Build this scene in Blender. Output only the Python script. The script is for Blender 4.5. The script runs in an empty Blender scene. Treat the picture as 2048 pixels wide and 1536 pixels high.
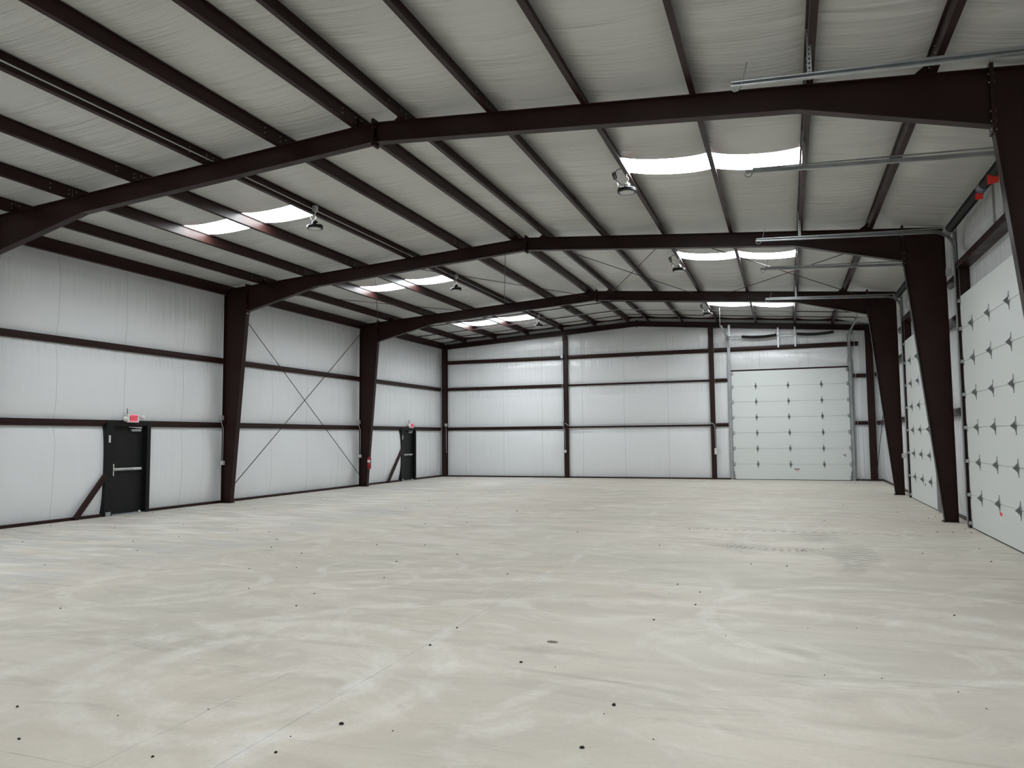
import bpy, math, random
from mathutils import Vector, Matrix

random.seed(7)
SC = bpy.context.scene
COL = SC.collection
PI = math.pi

# ------------------------------------------------------------------ helpers
def W(p):
    """drawing grid -> surveyed site position"""
    return Vector((p[0]+.085, p[1]*.9933-.168, p[2]))

class MB:
    """collects faces; build() links them as ONE mesh object"""
    def __init__(s):
        s.v, s.f, s.mi = [], [], []
        s.cur = 0
    def add(s, vs, fs):
        b = len(s.v)
        s.v.extend([tuple(p) for p in vs])
        for f in fs:
            s.f.append(tuple(b + i for i in f)); s.mi.append(s.cur)
        return s
    def box(s, x0, x1, y0, y1, z0, z1):
        return s.add([(x0,y0,z0),(x1,y0,z0),(x1,y1,z0),(x0,y1,z0),(x0,y0,z1),(x1,y0,z1),(x1,y1,z1),(x0,y1,z1)],
              [(0,3,2,1),(4,5,6,7),(0,1,5,4),(1,2,6,5),(2,3,7,6),(3,0,4,7)])
    def hexa(s, p):
        return s.add(p, [(0,3,2,1),(4,5,6,7),(0,1,5,4),(1,2,6,5),(2,3,7,6),(3,0,4,7)])
    def bar(s, a, b, w, h, up=(0,0,1)):
        """box section bar from a to b; w across, h along 'up'"""
        a, b = Vector(a), Vector(b); d = (b-a).normalized(); u = Vector(up)
        r = d.cross(u).normalized(); u = r.cross(d).normalized()
        r *= w/2; u *= h/2
        return s.hexa([a-r-u, a+r-u, b+r-u, b-r-u, a-r+u, a+r+u, b+r+u, b-r+u])
    def prism(s, poly, axis, c0, c1):
        """extrude 2-D polygon along axis; poly in the other two axes in XYZ order"""
        n = len(poly)
        def P(q, c):
            return {'X':(c,q[0],q[1]),'Y':(q[0],c,q[1]),'Z':(q[0],q[1],c)}[axis]
        vs = [P(q,c0) for q in poly]+[P(q,c1) for q in poly]
        fs = [tuple(range(n))[::-1], tuple(range(n,2*n))]+[(i,(i+1)%n,n+(i+1)%n,n+i) for i in range(n)]
        return s.add(vs, fs)
    def tube(s, path, r, n=8, closed=False):
        path = [Vector(p) for p in path]; m = len(path)
        rs = r if isinstance(r,(list,tuple)) else [r]*m
        vs, fs = [], []
        prev = None
        for i,p in enumerate(path):
            if closed: t = path[(i+1)%m]-path[i-1]
            else: t = path[min(i+1,m-1)]-path[max(i-1,0)]
            t.normalize()
            if prev is None:
                a = Vector((0,0,1)) if abs(t.z)<.9 else Vector((1,0,0))
                u = t.cross(a).normalized()
            else:
                u = (prev - t*prev.dot(t)).normalized()
            prev = u; w = t.cross(u)
            for k in range(n):
                an = 2*PI*k/n
                vs.append(p+(u*math.cos(an)+w*math.sin(an))*rs[i])
        for i in range(m if closed else m-1):
            for k in range(n):
                j = (i+1)%m
                fs.append((i*n+k, i*n+(k+1)%n, j*n+(k+1)%n, j*n+k))
        if not closed:
            fs.append(tuple(range(n))[::-1]); fs.append(tuple((m-1)*n+k for k in range(n)))
        return s.add(vs, fs)
    def lathe(s, prof, c, axis='Z', n=24):
        """prof list of (radius, height) along axis from c"""
        c = Vector(c); vs, fs = [], []
        for r,h in prof:
            for k in range(n):
                an = 2*PI*k/n; a, b = r*math.cos(an), r*math.sin(an)
                vs.append(c+Vector({'Z':(a,b,h),'Y':(a,h,b),'X':(h,a,b)}[axis]))
        for i in range(len(prof)-1):
            for k in range(n):
                fs.append((i*n+k, i*n+(k+1)%n, (i+1)*n+(k+1)%n, (i+1)*n+k))
        fs.append(tuple(range(n))[::-1]); fs.append(tuple((len(prof)-1)*n+k for k in range(n)))
        return s.add(vs, fs)
    def sweep(s, prof, path, side):
        """sweep open/closed 2-D profile (a along 'side', b along path normal) along a planar path"""
        path = [Vector(p) for p in path]; side = Vector(side); m = len(path); n = len(prof)
        vs, fs = [], []
        for i,p in enumerate(path):
            t = (path[min(i+1,m-1)]-path[max(i-1,0)]).normalized()
            nn = side.cross(t).normalized()
            for a,b in prof: vs.append(p+side*a+nn*b)
        for i in range(m-1):
            for k in range(n):
                fs.append((i*n+k, i*n+(k+1)%n, (i+1)*n+(k+1)%n, (i+1)*n+k))
        fs.append(tuple(range(n))[::-1]); fs.append(tuple((m-1)*n+k for k in range(n)))
        return s.add(vs, fs)
    def grid(s, pts):
        r, c = len(pts), len(pts[0])
        vs = [p for row in pts for p in row]
        fs = [(i*c+j, i*c+j+1, (i+1)*c+j+1, (i+1)*c+j) for i in range(r-1) for j in range(c-1)]
        return s.add(vs, fs)
    def build(s, name, mats, parent=None, smooth=False, bevel=0, fix=True):
        me = bpy.data.meshes.new(name)
        off = wloc(parent) if parent else Vector((0,0,0))
        me.from_pydata([tuple(W(p)-off) for p in s.v], [], s.f)
        if not isinstance(mats,(list,tuple)): mats=[mats]
        for m in mats: me.materials.append(m)
        if len(mats)>1: me.polygons.foreach_set('material_index', s.mi)
        if smooth: me.polygons.foreach_set('use_smooth',[True]*len(me.polygons))
        me.update()
        if fix:
            import bmesh
            bm = bmesh.new(); bm.from_mesh(me); bmesh.ops.recalc_face_normals(bm, faces=bm.faces); bm.to_mesh(me); bm.free()
        o = bpy.data.objects.new(name, me); COL.objects.link(o)
        if parent: o.parent = parent
        if bevel:
            b = o.modifiers.new('bevel','BEVEL'); b.width=bevel; b.segments=2; b.limit_method='ANGLE'
        return o

LOC = {}
def wloc(o):
    v = Vector((0,0,0))
    while o is not None:
        v += o.location; o = o.parent
    return v
def tag(o, label, cat, group=None, kind='thing'):
    o['label']=label; o['category']=cat; o['kind']=kind
    if group: o['group']=group
    return o
def thing(name, label, cat, loc=(0,0,0), group=None):
    o = bpy.data.objects.new(name, None); COL.objects.link(o)
    o.empty_display_size=.1; o.location = W(loc)
    return tag(o,label,cat,group)
def struct(o, label=None):
    o['kind']='structure'
    if label: o['label']=label
    return o
def copy_tree(o, parent=None):
    c = o.copy(); COL.objects.link(c)
    if parent: c.parent = parent
    for ch in list(o.children): copy_tree(ch, c)
    return c

# ------------------------------------------------------------------ materials
def newmat(name):
    m = bpy.data.materials.new(name); m.use_nodes=True
    nt = m.node_tree; return m, nt, nt.nodes['Principled BSDF']
def simple(name, col, rough=.5, metal=0., spec=.5, bump=0, bscale=60, var=0, emis=None, es=0):
    m, nt, p = newmat(name)
    p.inputs['Base Color'].default_value=(*col,1); p.inputs['Roughness'].default_value=rough
    p.inputs['Metallic'].default_value=metal; p.inputs['Specular IOR Level'].default_value=spec
    if emis: p.inputs['Emission Color'].default_value=(*emis,1); p.inputs['Emission Strength'].default_value=es
    tc = nt.nodes.new('ShaderNodeTexCoord')
    n = nt.nodes.new('ShaderNodeTexNoise'); n.inputs['Scale'].default_value=bscale; n.inputs['Detail'].default_value=4
    nt.links.new(tc.outputs['Object'], n.inputs['Vector'])
    if var:
        r = nt.nodes.new('ShaderNodeMapRange'); r.inputs['To Min'].default_value=1-var; r.inputs['To Max'].default_value=1+var
        nt.links.new(n.outputs['Fac'], r.inputs['Value'])
        mx = nt.nodes.new('ShaderNodeVectorMath'); mx.operation='SCALE'; mx.inputs[0].default_value=col
        nt.links.new(r.outputs['Result'], mx.inputs['Scale']); nt.links.new(mx.outputs['Vector'], p.inputs['Base Color'])
    if bump:
        b = nt.nodes.new('ShaderNodeBump'); b.inputs['Strength'].default_value=bump; b.inputs['Distance'].default_value=.003
        nt.links.new(n.outputs['Fac'], b.inputs['Height']); nt.links.new(b.outputs['Normal'], p.inputs['Normal'])
    return m
class NG:
    """tiny node-graph helper"""
    def __init__(s, nt): s.nt=nt; s.tc=nt.nodes.new('ShaderNodeTexCoord')
    def link(s,a,b): s.nt.links.new(a,b)
    def math(s,op,a,b=None,c=None,clamp=False):
        n=s.nt.nodes.new('ShaderNodeMath'); n.operation=op; n.use_clamp=clamp
        for i,v in enumerate((a,b,c)):
            if v is None: continue
            if isinstance(v,(int,float)): n.inputs[i].default_value=v
            else: s.link(v,n.inputs[i])
        return n.outputs[0]
    def noise(s, scale, detail=4, rough=.5, map_scale=(1,1,1), loc=(0,0,0), dist=0, vec=None, rot=(0,0,0)):
        mp=s.nt.nodes.new('ShaderNodeMapping'); mp.inputs['Scale'].default_value=map_scale; mp.inputs['Location'].default_value=loc
        mp.inputs['Rotation'].default_value=rot
        s.link(vec if vec is not None else s.tc.outputs['Object'], mp.inputs['Vector'])
        n=s.nt.nodes.new('ShaderNodeTexNoise'); n.inputs['Scale'].default_value=scale; n.inputs['Detail'].default_value=detail
        n.inputs['Roughness'].default_value=rough; n.inputs['Distortion'].default_value=dist
        s.link(mp.outputs['Vector'], n.inputs['Vector']); return n.outputs['Fac']
    def rng(s, v, a,b,c,d, smooth=False):
        n=s.nt.nodes.new('ShaderNodeMapRange'); n.clamp=True
        if smooth: n.interpolation_type='SMOOTHSTEP'
        for k,x in (('From Min',a),('From Max',b),('To Min',c),('To Max',d)): n.inputs[k].default_value=x
        s.link(v,n.inputs['Value']); return n.outputs['Result']
    def mix(s, fac, a, b):
        n=s.nt.nodes.new('ShaderNodeMix'); n.data_type='RGBA'
        if isinstance(fac,(int,float)): n.inputs['Factor'].default_value=fac
        else: s.link(fac,n.inputs['Factor'])
        for k,v in ((6,a),(7,b)):
            if isinstance(v,tuple): n.inputs[k].default_value=(*v,1)
            else: s.link(v,n.inputs[k])
        return n.outputs[2]
    def xyz(s):
        n=s.nt.nodes.new('ShaderNodeSeparateXYZ'); s.link(s.tc.outputs['Object'],n.inputs[0]); return n.outputs
    def bump(s,h,strength,dist,normal=None):
        n=s.nt.nodes.new('ShaderNodeBump'); n.inputs['Strength'].default_value=strength; n.inputs['Distance'].default_value=dist
        s.link(h,n.inputs['Height'])
        if normal is not None: s.link(normal,n.inputs['Normal'])
        return n.outputs['Normal']

def vinyl(name, u):
    """white insulation facing; u: horizontal axis of the wall (0 = X, 1 = Y) or 'C' for the ceiling"""
    m, nt, p = newmat(name); g=NG(nt); o=g.xyz()
    p.inputs['Roughness'].default_value=.31 if u=='C' else .23; p.inputs['Specular IOR Level'].default_value=.55
    if u=='C':
        fine=g.noise(1,5,.55,(.55,15,1.0),dist=.35); broad=g.noise(1,3,.5,(.35,3.2,.4),(3,1,0),dist=.5)
        patch=g.noise(.55,2,.5,(1,1,1),(7,2,0)); mask=g.rng(patch,.46,.68,.06,1)
        along=o[1]; per=1.79
        h=g.math('ADD', g.math('MULTIPLY',fine,mask), g.math('MULTIPLY',broad,.5))
        st,ds=1.0,.075
    else:
        sc=[.55,.55,.5]; sc[u]=17
        sb=[.3,.3,.35]; sb[u]=3.0
        fine=g.noise(1,5,.55,tuple(sc),dist=.3); broad=g.noise(1,3,.5,tuple(sb),(3,1,0),dist=.5)
        patch=g.noise(.7,2,.5,(1,1,.8),(5,2,1)); mask=g.rng(patch,.50,.74,.02,.55)
        z=o[2]
        up=g.math('MULTIPLY', g.rng(z,3.55,3.95,0,1.6), g.math('LESS_THAN',z,4.0))
        up2=g.math('MULTIPLY', g.rng(z,1.7,2.1,0,.35), g.math('LESS_THAN',z,2.2))
        up3=g.math('MULTIPLY', g.rng(z,4.75,5.15,0,.8), g.math('LESS_THAN',z,5.6))
        tot=g.math('ADD',g.math('ADD',mask,up),g.math('ADD',up2,up3))
        h=g.math('ADD', g.math('MULTIPLY',fine,tot), g.math('MULTIPLY',broad,.45))
        along=o[u]; per=1.83
        st,ds=.8,.055
    wob=g.noise(.8,2,.5,(1,1,1))
    ph=g.math('FRACT', g.math('DIVIDE', g.math('ADD',along,g.math('MULTIPLY',wob,.09)), per))
    line=g.math('LESS_THAN', g.math('ABSOLUTE', g.math('SUBTRACT',ph,.5)), .0045 if u!='C' else .004)
    h2=g.math('SUBTRACT', h, g.math('MULTIPLY',line,.35))
    g.link(g.bump(h2,st,ds), p.inputs['Normal'])
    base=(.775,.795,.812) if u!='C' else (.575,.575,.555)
    dirt=g.noise(.5,4,.6)
    c=g.mix(g.rng(dirt,.35,.75,0,.22), base, tuple(b*.86 for b in base))
    c=g.mix(g.math('MULTIPLY',line,.45), c, (.42,.43,.44))
    g.link(c,p.inputs['Base Color'])
    return m

M = {}
def steel(name, col, rough=.38):
    m, nt, p = newmat(name); g=NG(nt)
    n=g.noise(2.2,5,.6); n2=g.noise(45,3,.5)
    c=g.mix(g.rng(n,.3,.75,0,1), tuple(x*.8 for x in col), tuple(x*1.2 for x in col))
    g.link(c,p.inputs['Base Color']); p.inputs['Roughness'].default_value=rough; p.inputs['Specular IOR Level'].default_value=.22
    g.link(g.rng(n,.3,.7,rough-.06,rough+.1), p.inputs['Roughness'])
    g.link(g.bump(n2,.12,.002), p.inputs['Normal'])
    return m
M['steel']=steel('red oxide primed steel',(.0235,.0092,.0081))
M['galv']=steel('galvanised steel',(.42,.44,.45),.36); M['galv'].node_tree.nodes['Principled BSDF'].inputs['Metallic'].default_value=.75
M['conduit']=simple('grey conduit',(.40,.41,.42),.35,.6,var=.1,bscale=8)
M['box']=simple('grey utility box',(.46,.47,.48),.45,.3,var=.08,bscale=20)
M['outlet']=simple('pale outlet cover',(.62,.61,.60),.4,.1,var=.05,bscale=20)
M['black']=simple('black painted metal',(.010,.0105,.0108),.42,spec=.2,bump=.15,var=.2,bscale=6)
M['doorleaf']=simple('black door leaf',(.0125,.013,.0128),.5,spec=.2,bump=.1,var=.15,bscale=3)
M['rubber']=simple('black rubber',(.008,.008,.009),.6)
M['spring']=simple('black oiled spring steel',(.010,.011,.012),.42,.2)
M['chrome']=simple('brushed silver metal',(.62,.62,.60),.3,.6,var=.1,bscale=30)
M['panel']=simple('white door panel',(.66,.695,.685),.45,spec=.35,bump=.15,bscale=90,var=.02)
M['hinge']=simple('zinc hinge',(.20,.21,.21),.42,.6,var=.15,bscale=30)
M['white']=simple('white plastic',(.78,.77,.75),.4)
M['signred']=simple('lit pink red sign face',(.75,.16,.22),.4,emis=(1,.13,.2),es=.28)
M['letters']=simple('red letters',(.42,.006,.02),.4,emis=(1,.02,.05),es=.12)
M['extred']=simple('red enamel',(.32,.008,.014),.28)
M['tagred']=simple('red tag',(.75,.03,.015),.5)
M['paper']=simple('white paper',(.78,.75,.72),.6)
M['ink']=simple('dark print',(.05,.03,.035),.6)
M['lens']=simple('frosted lens',(.60,.60,.60),.3)
M['lamp']=simple('black lamp housing',(.013,.014,.015),.38,.2)
M['pebble']=simple('dark pebble',(.013,.012,.012),.8,var=.3,bscale=40)
M['scrap']=simple('dull olive scrap',(.16,.15,.11),.8,var=.3,bscale=60)
M['wrap']=simple('bluish plastic wrap',(.10,.11,.16),.25)
M['wallV']=vinyl('white vinyl wall facing',1)
M['wallE']=vinyl('white vinyl end wall facing',0)
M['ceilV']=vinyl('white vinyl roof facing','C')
# translucent daylight panel: it is a lit roof light
m, nt, p = newmat('lit skylight panel'); g=NG(nt)
p.inputs['Base Color'].default_value=(.8,.82,.84,1); p.inputs['Roughness'].default_value=.5
SKY_STRENGTH=27.
p.inputs['Emission Color'].default_value=(.93,.975,1.,1); p.inputs['Emission Strength'].default_value=SKY_STRENGTH
M['sky']=m

# concrete floor
m, nt, p = newmat('bare concrete'); g=NG(nt); o=g.xyz(); o=[g.math('SUBTRACT',o[0],.085), g.math('DIVIDE',g.math('ADD',o[1],.168),.9933), o[2]]
big=g.noise(.22,4,.55,dist=.6); mid=g.noise(1,7,.62,(.42,1.25,1),dist=1.1); sw=g.noise(.85,6,.6,(1,1,1),(4,9,0),dist=2.6)
fine=g.noise(26,5,.7); tint=g.noise(.33,3,.5,(1,1,1),(11,3,0)); tint2=g.noise(.5,3,.5,(1,1,1),(1,23,0))
c=g.mix(g.rng(big,.35,.68,0,1),(.592,.538,.455),(.656,.612,.54))
c=g.mix(g.rng(mid,.38,.66,0,.75),c,(.49,.455,.395))
c=g.mix(g.rng(sw,.5,.70,0,.7),c,(.75,.72,.655))
c=g.mix(g.rng(tint,.5,.72,0,.4),c,(.53,.54,.445))
c=g.mix(g.rng(tint2,.52,.72,0,.38),c,(.635,.535,.45))
# bluish worn area towards the exit-door side
wz=g.math('MULTIPLY', g.rng(o[0],-9.5,-5.5,1,0,True), g.noise(1,5,.6,(.5,2.2,1),(2,2,0),dist=.8))
c=g.mix(g.rng(wz,.40,.60,0,.62),c,(.45,.46,.465))
ww=g.math('MULTIPLY', g.rng(o[0],-11,-6,1,0,True), g.noise(1,6,.65,(.6,3.4,1),(8,2,0),dist=.6))
c=g.mix(g.rng(ww,.46,.60,0,.75),c,(.77,.745,.69))
dk=g.noise(1,6,.66,(.6,2.6,1),(31,12,0),dist=.9)
c=g.mix(g.rng(dk,.54,.70,0,.6),c,(.36,.335,.29))
# trowel arcs: rings around scattered centres
def ring(cx,cy,r,w,a0=None):
    dx=g.math('SUBTRACT',o[0],cx); dy=g.math('SUBTRACT',o[1],cy)
    d=g.math('SQRT', g.math('ADD', g.math('MULTIPLY',dx,dx), g.math('MULTIPLY',dy,dy)))
    d=g.math('ADD', d, g.math('MULTIPLY', g.math('SUBTRACT',big,.5), .5))
    return g.rng(g.math('ABSOLUTE', g.math('SUBTRACT',d,r)), w*.3, w, 1, 0, True)
worn=g.noise(3.2,5,.7,(1,1,1),(2,8,0))
arcs=None
for cx,cy,r,w in ((-3.9,5.03,.92,.17),(-3.9,5.03,1.37,.15),(-5.6,9.2,.5,.09),(-4.7,9.6,.45,.08),(-5.1,8.5,.6,.09),(-.8,3.2,5.1,.2),(-1.6,2.6,6.6,.16),(-7.2,7.4,1.1,.12),(.8,8.0,1.7,.11)):
    a=ring(cx,cy,r,w); arcs=a if arcs is None else g.math('MAXIMUM',arcs,a)
c=g.mix(g.math('MULTIPLY',arcs,g.rng(worn,.40,.64,.08,.62)),c,(.78,.755,.70))
# control joints and hairline cracks
def stripe(coord, at, w, wob=0):
    v=g.math('SUBTRACT',coord,at)
    if wob: v=g.math('ADD',v,g.math('MULTIPLY',g.math('SUBTRACT',g.noise(1.3,4,.6),.5),wob))
    return g.math('LESS_THAN',g.math('ABSOLUTE',v),w)
j=g.math('MAXIMUM', stripe(o[0],-3.02,.006), g.math('MULTIPLY',stripe(o[0],-3.66,.006,.16),g.math('LESS_THAN',o[1],5)))
j=g.math('MAXIMUM', j, g.math('MULTIPLY', stripe(o[1],3.28,.006), g.math('LESS_THAN',o[0],-3.4)))
j=g.math('MAXIMUM', j, stripe(o[0],-9.0,.006))
crack=g.math('MULTIPLY', stripe(o[1],8.35,.004,.7), g.math('GREATER_THAN',o[0],-1.6))
j=g.math('MAXIMUM', j, crack)
dust=g.rng(g.math('ABSOLUTE',g.math('SUBTRACT',o[0],-3.02)),.01,.10,1,0)
dust=g.math('MULTIPLY',dust,g.rng(g.noise(1.1,5,.7,(1,1,1),(3,5,0)),.47,.62,0,.8))
c=g.mix(dust,c,(.74,.73,.71))
c=g.mix(g.math('MULTIPLY',j,g.rng(worn,.3,.6,.7,.15)),c,(.26,.24,.21))
# tyre tread prints near the overhead doors: short bars across two curved tracks
def track(cx,cy,r,w,per,amax):
    dx=g.math('SUBTRACT',o[0],cx); dy=g.math('SUBTRACT',o[1],cy)
    d=g.math('SQRT', g.math('ADD', g.math('MULTIPLY',dx,dx), g.math('MULTIPLY',dy,dy)))
    an=g.math('ARCTAN2',dy,dx)
    bars=g.math('GREATER_THAN', g.math('FRACT',g.math('MULTIPLY',an,r/per)), .5)
    band=g.rng(g.math('ABSOLUTE',g.math('SUBTRACT',d,r)),w*.6,w,1,0)
    lim=g.math('MULTIPLY', g.rng(g.math('ABSOLUTE',g.math('SUBTRACT',an,amax[0])),amax[1]*.6,amax[1],1,0), band)
    return g.math('MULTIPLY',lim,bars)
def straight(y0,w,per,x0,x1):
    band=g.rng(g.math('ABSOLUTE',g.math('SUBTRACT',o[1],y0)),w*.6,w,1,0)
    bars=g.math('GREATER_THAN', g.math('FRACT',g.math('DIVIDE',o[0],per)), .55)
    lim=g.math('MULTIPLY', g.math('GREATER_THAN',o[0],x0), g.math('LESS_THAN',o[0],x1))
    return g.math('MULTIPLY',lim,g.math('MULTIPLY',band,bars))
t=g.math('MAXIMUM', g.math('MULTIPLY',straight(14.85,.1,.17,-1.9,2.1),.75), track(-1.15,11.3,1.85,.17,.1,(.25,.75)))
t=g.math('MAXIMUM', t, track(-.2,14.6,2.1,.2,.11,(-1.75,.55)))
def patch(cx,cy,rx,ry,per,tilt):
    dx=g.math('SUBTRACT',o[0],cx); dy=g.math('SUBTRACT',o[1],cy)
    q=g.math('ADD',g.math('POWER',g.math('DIVIDE',dx,rx),2.),g.math('POWER',g.math('DIVIDE',dy,ry),2.))
    q=g.math('ADD',q,g.math('MULTIPLY',g.math('SUBTRACT',g.noise(2.6,4,.6,(1,1,1),(cx,cy,0)),.5),2.2)); inside=g.rng(q,.2,1.1,1,0)
    bars=g.math('GREATER_THAN', g.math('FRACT',g.math('DIVIDE',g.math('ADD',dy,g.math('MULTIPLY',dx,tilt)),per)), .5)
    return g.math('MULTIPLY',inside,bars)
t=g.math('MAXIMUM', t, patch(.78,12.35,.34,1.35,.23,.5))
t=g.math('MAXIMUM', t, patch(.35,14.1,.55,.75,.22,-.7))
t=g.math('MAXIMUM', t, g.math('MULTIPLY',patch(-.72,12.7,.42,.85,.2,1.2),.8))
t=g.math('MULTIPLY', t, g.rng(g.noise(1.4,5,.7,(1,1,1),(9,1,0)),.34,.60,.1,.9))
c=g.mix(t,c,(.21,.198,.172))
# fine speckle
c=g.mix(g.rng(fine,.32,.72,.28,0),c,(.40,.375,.325))
spk=g.noise(150,2,.5); c=g.mix(g.rng(spk,.62,.75,0,.3),c,(.72,.70,.66))
g.link(c,p.inputs['Base Color'])
g.link(g.rng(mid,.3,.7,.5,.72),p.inputs['Roughness']); p.inputs['Specular IOR Level'].default_value=.35
g.link(g.bump(g.math('ADD',g.math('MULTIPLY',fine,.6),spk),.12,.004),p.inputs['Normal'])
M['floor']=m

# ------------------------------------------------------------------ building grid
XL, XR, YE = -15.06, 3.23, 31.66           # base-trim lines of exit-door wall, overhead-door wall, end wall
YN = -4.4                                   # wall behind the photographer
FR = [10.09, 17.315, 24.565]               # rigid-frame planes
RID = -5.935
SL, SR = .0635, .079
def zt(x): return 6.625-SL*(RID-x) if x<RID else 6.625-SR*(x-RID)
PUR_L = [-6.24,-7.66,-9.16,-10.76,-12.32,-13.80]     # from the ridge down
PUR_R = [-5.44,-4.04,-2.63,-1.15,.285,1.65]
PH = .222
ZEL, ZER = 5.883, 5.79                      # underside of the eave struts

# ------------------------------------------------------------------ setting
b=MB().box(XL-.4,XR+.4,YN-.3,YE+.4,-.15,0); struct(b.build('floor',M['floor']))

# roof-light openings: (x0,x1) between purlins, y range per bay
SKY=[]
for ya0,yb0,ya1,yb1 in ((-1.7,-.9,-1.7,-.9),(5.6,6.4,5.6,6.4),(12.82,13.6,12.8,13.6),(20.05,20.85,19.93,20.7),(27.8,28.8,27.4,28.5)):
    for n_,(x0,x1) in enumerate(((PUR_L[4],PUR_L[3]),(PUR_L[3],PUR_L[2]),(PUR_R[2],PUR_R[3]),(PUR_R[3],PUR_R[4]))):
        SKY.append((x0,x1,ya0,yb0) if n_<2 else (x0,x1,ya1,yb1))
# ceiling facing, sagging between purlins
xs=[XL-.25]+sorted(PUR_L+PUR_R)+[XR+.2]
zedge={xs[0]:6.17, xs[-1]:5.95}
def ceil_z(i,t,y):
    a,c=xs[i],xs[i+1]
    za=zedge.get(a, zt(a)+PH); zc=zedge.get(c, zt(c)+PH)
    w=c-a; amp=.066*min(1,w/1.4)
    amp*= 1+.10*math.sin(y*1.9+i*2.1)+.06*math.sin(y*4.3+i)
    prof=(1-abs(2*t-1)**2.4)
    rip=.006*math.sin(y*11+3*math.sin(y*1.3+i)+t*2)*(1-prof*.5)*(.5+.5*math.sin(y*.9+i*1.7))
    return za+(zc-za)*t-amp*prof+(rip if 0<t<1 else 0)
ynodes=set()
yy=YN
while yy<YE+.1: ynodes.add(round(yy,3)); yy+=.1
ynodes=sorted(ynodes|{s for q in SKY for s in (q[2],q[3])})
ynodes=[y for k,y in enumerate(ynodes) if k==0 or y-ynodes[k-1]>.012 or any(abs(y-s)<1e-6 for q in SKY for s in (q[2],q[3]))]
ynodes.append(YE+.15)
NX=10
cb=MB()
for i in range(len(xs)-1):
    vid={}
    for a in range(NX+1):
        t=a/NX; x=xs[i]+(xs[i+1]-xs[i])*t
        for k,y in enumerate(ynodes):
            vid[a,k]=len(cb.v); cb.v.append((x,y,ceil_z(i,t,y)))
    holes=[(q[2],q[3]) for q in SKY if abs(q[0]-xs[i])<1e-6]
    for a in range(NX):
        for k in range(len(ynodes)-1):
            ym=(ynodes[k]+ynodes[k+1])/2
            if any(h0<ym<h1 for h0,h1 in holes): continue
            cb.f.append((vid[a,k],vid[a,k+1],vid[a+1,k+1],vid[a+1,k])); cb.mi.append(0)
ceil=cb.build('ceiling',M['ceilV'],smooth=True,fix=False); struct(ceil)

# walls: facing that bellies between girts
def belly(z, edges, amp):
    for a,c in zip(edges,edges[1:]):
        if a<=z<=c:
            t=(z-a)/(c-a); return amp*(1-abs(2*t-1)**3)
    return 0
GZ=[0.06,2.18,4.0,5.95]
def rnd(u,v): return .5+.5*math.sin(u*1.7+2.1*math.sin(v*.9+u*.31))
def side_wall(name, xbase, sgn, doors, y0=YN, y1=YE+.2, holes=()):
    pts=[]; ny=int((y1-y0)/.07); nz=62
    for i in range(nz+1):
        z=6.22*i/nz; row=[]
        for k in range(ny+1):
            y=y0+(y1-y0)*k/ny
            d=belly(z,GZ,.10)*(.75+.35*rnd(y*.8,z*.5))
            near=min([abs(y-f) for f in FR]+[abs(y-YE)])
            d*=min(1,.35+near/.8)
            s=abs(((y/1.83)%1)-.5)*1.83
            d-=.022*max(0,1-s/.06)*(1 if 0<z<6 else 0)
            for a,c in doors:
                if a-.3<y<c+.3 and z<5.3: d*=.15
            row.append((xbase+sgn*d,y,z))
        pts.append(row)
    mb=MB().grid(pts); keep=[]
    for fc in mb.f:
        y=sum(mb.v[q][1] for q in fc)/4; z=sum(mb.v[q][2] for q in fc)/4
        if not any(a+.06<y<c-.06 and z<2.10 for a,c in holes): keep.append(fc)
    mb.f=keep; mb.mi=[0]*len(keep)
    w=mb.build(name,M['wallV'],smooth=True,fix=False); struct(w); return w
side_wall('wall_left',XL-.12,1,[],holes=((13.38,14.695),(27.73,29.045)))
DR=[(12.13,16.30),(19.35,23.50)]
side_wall('wall_right',XR+.03,-1,DR)
def end_wall(name,yb,sgn,doors):
    pts=[]; nx=270; nz=64; x0,x1=XL-.2,XR+.2
    edges=[.06,2.18,4.0,5.12,6.3]
    for i in range(nz+1):
        row=[]
        for k in range(nx+1):
            x=x0+(x1-x0)*k/nx; z=(zt(x)+PH+.06)*i/nz
            d=belly(z,edges,.09)*(.75+.35*rnd(x*.9+4,z*.5))
            near=min(abs(x-c) for c in (-14.95,-9.09,-2.9,2.95)); d*=min(1,.35+near/.8)
            s=abs(((x/1.83)%1)-.5)*1.83
            d-=.02*max(0,1-s/.06)
            for a,c in doors:
                if a-.15<x<c+.15 and z<4.6: d*=.15
            row.append((x,yb+sgn*d,z))
        pts.append(row)
    struct(MB().grid(pts).build(name,M['wallE'],smooth=True,fix=False))
end_wall('wall_far',YE+.12,-1,[(-2.15,2.19)])
end_wall('wall_near',YN,1,[])
# base trims
b=MB().box(XL-.1,XL,YN,13.38,0,.065).box(XL-.1,XL,14.695,27.73,0,.065).box(XL-.1,XL,29.045,YE,0,.065); struct(b.build('baseboard_left',M['steel']))
b=MB().box(XL,-2.24,YE,YE+.1,0,.055).box(2.28,XR,YE,YE+.1,0,.055); struct(b.build('baseboard_far',M['steel']))
b=MB().box(XR,XR+.1,YN,11.8,0,.07).box(XR,XR+.1,16.25,19.15,0,.07).box(XR,XR+.1,23.6,YE,0,.07); struct(b.build('baseboard_right',M['steel']))
# added dark strips standing in for shade on the roof facing at the end wall
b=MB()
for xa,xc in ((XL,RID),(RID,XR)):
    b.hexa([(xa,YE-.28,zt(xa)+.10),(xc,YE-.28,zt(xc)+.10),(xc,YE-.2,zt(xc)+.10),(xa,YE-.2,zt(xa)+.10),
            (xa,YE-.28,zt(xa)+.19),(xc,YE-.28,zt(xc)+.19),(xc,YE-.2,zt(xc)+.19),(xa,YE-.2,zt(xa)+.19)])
struct(b.build('shade_strip_1',M['steel']))

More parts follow.
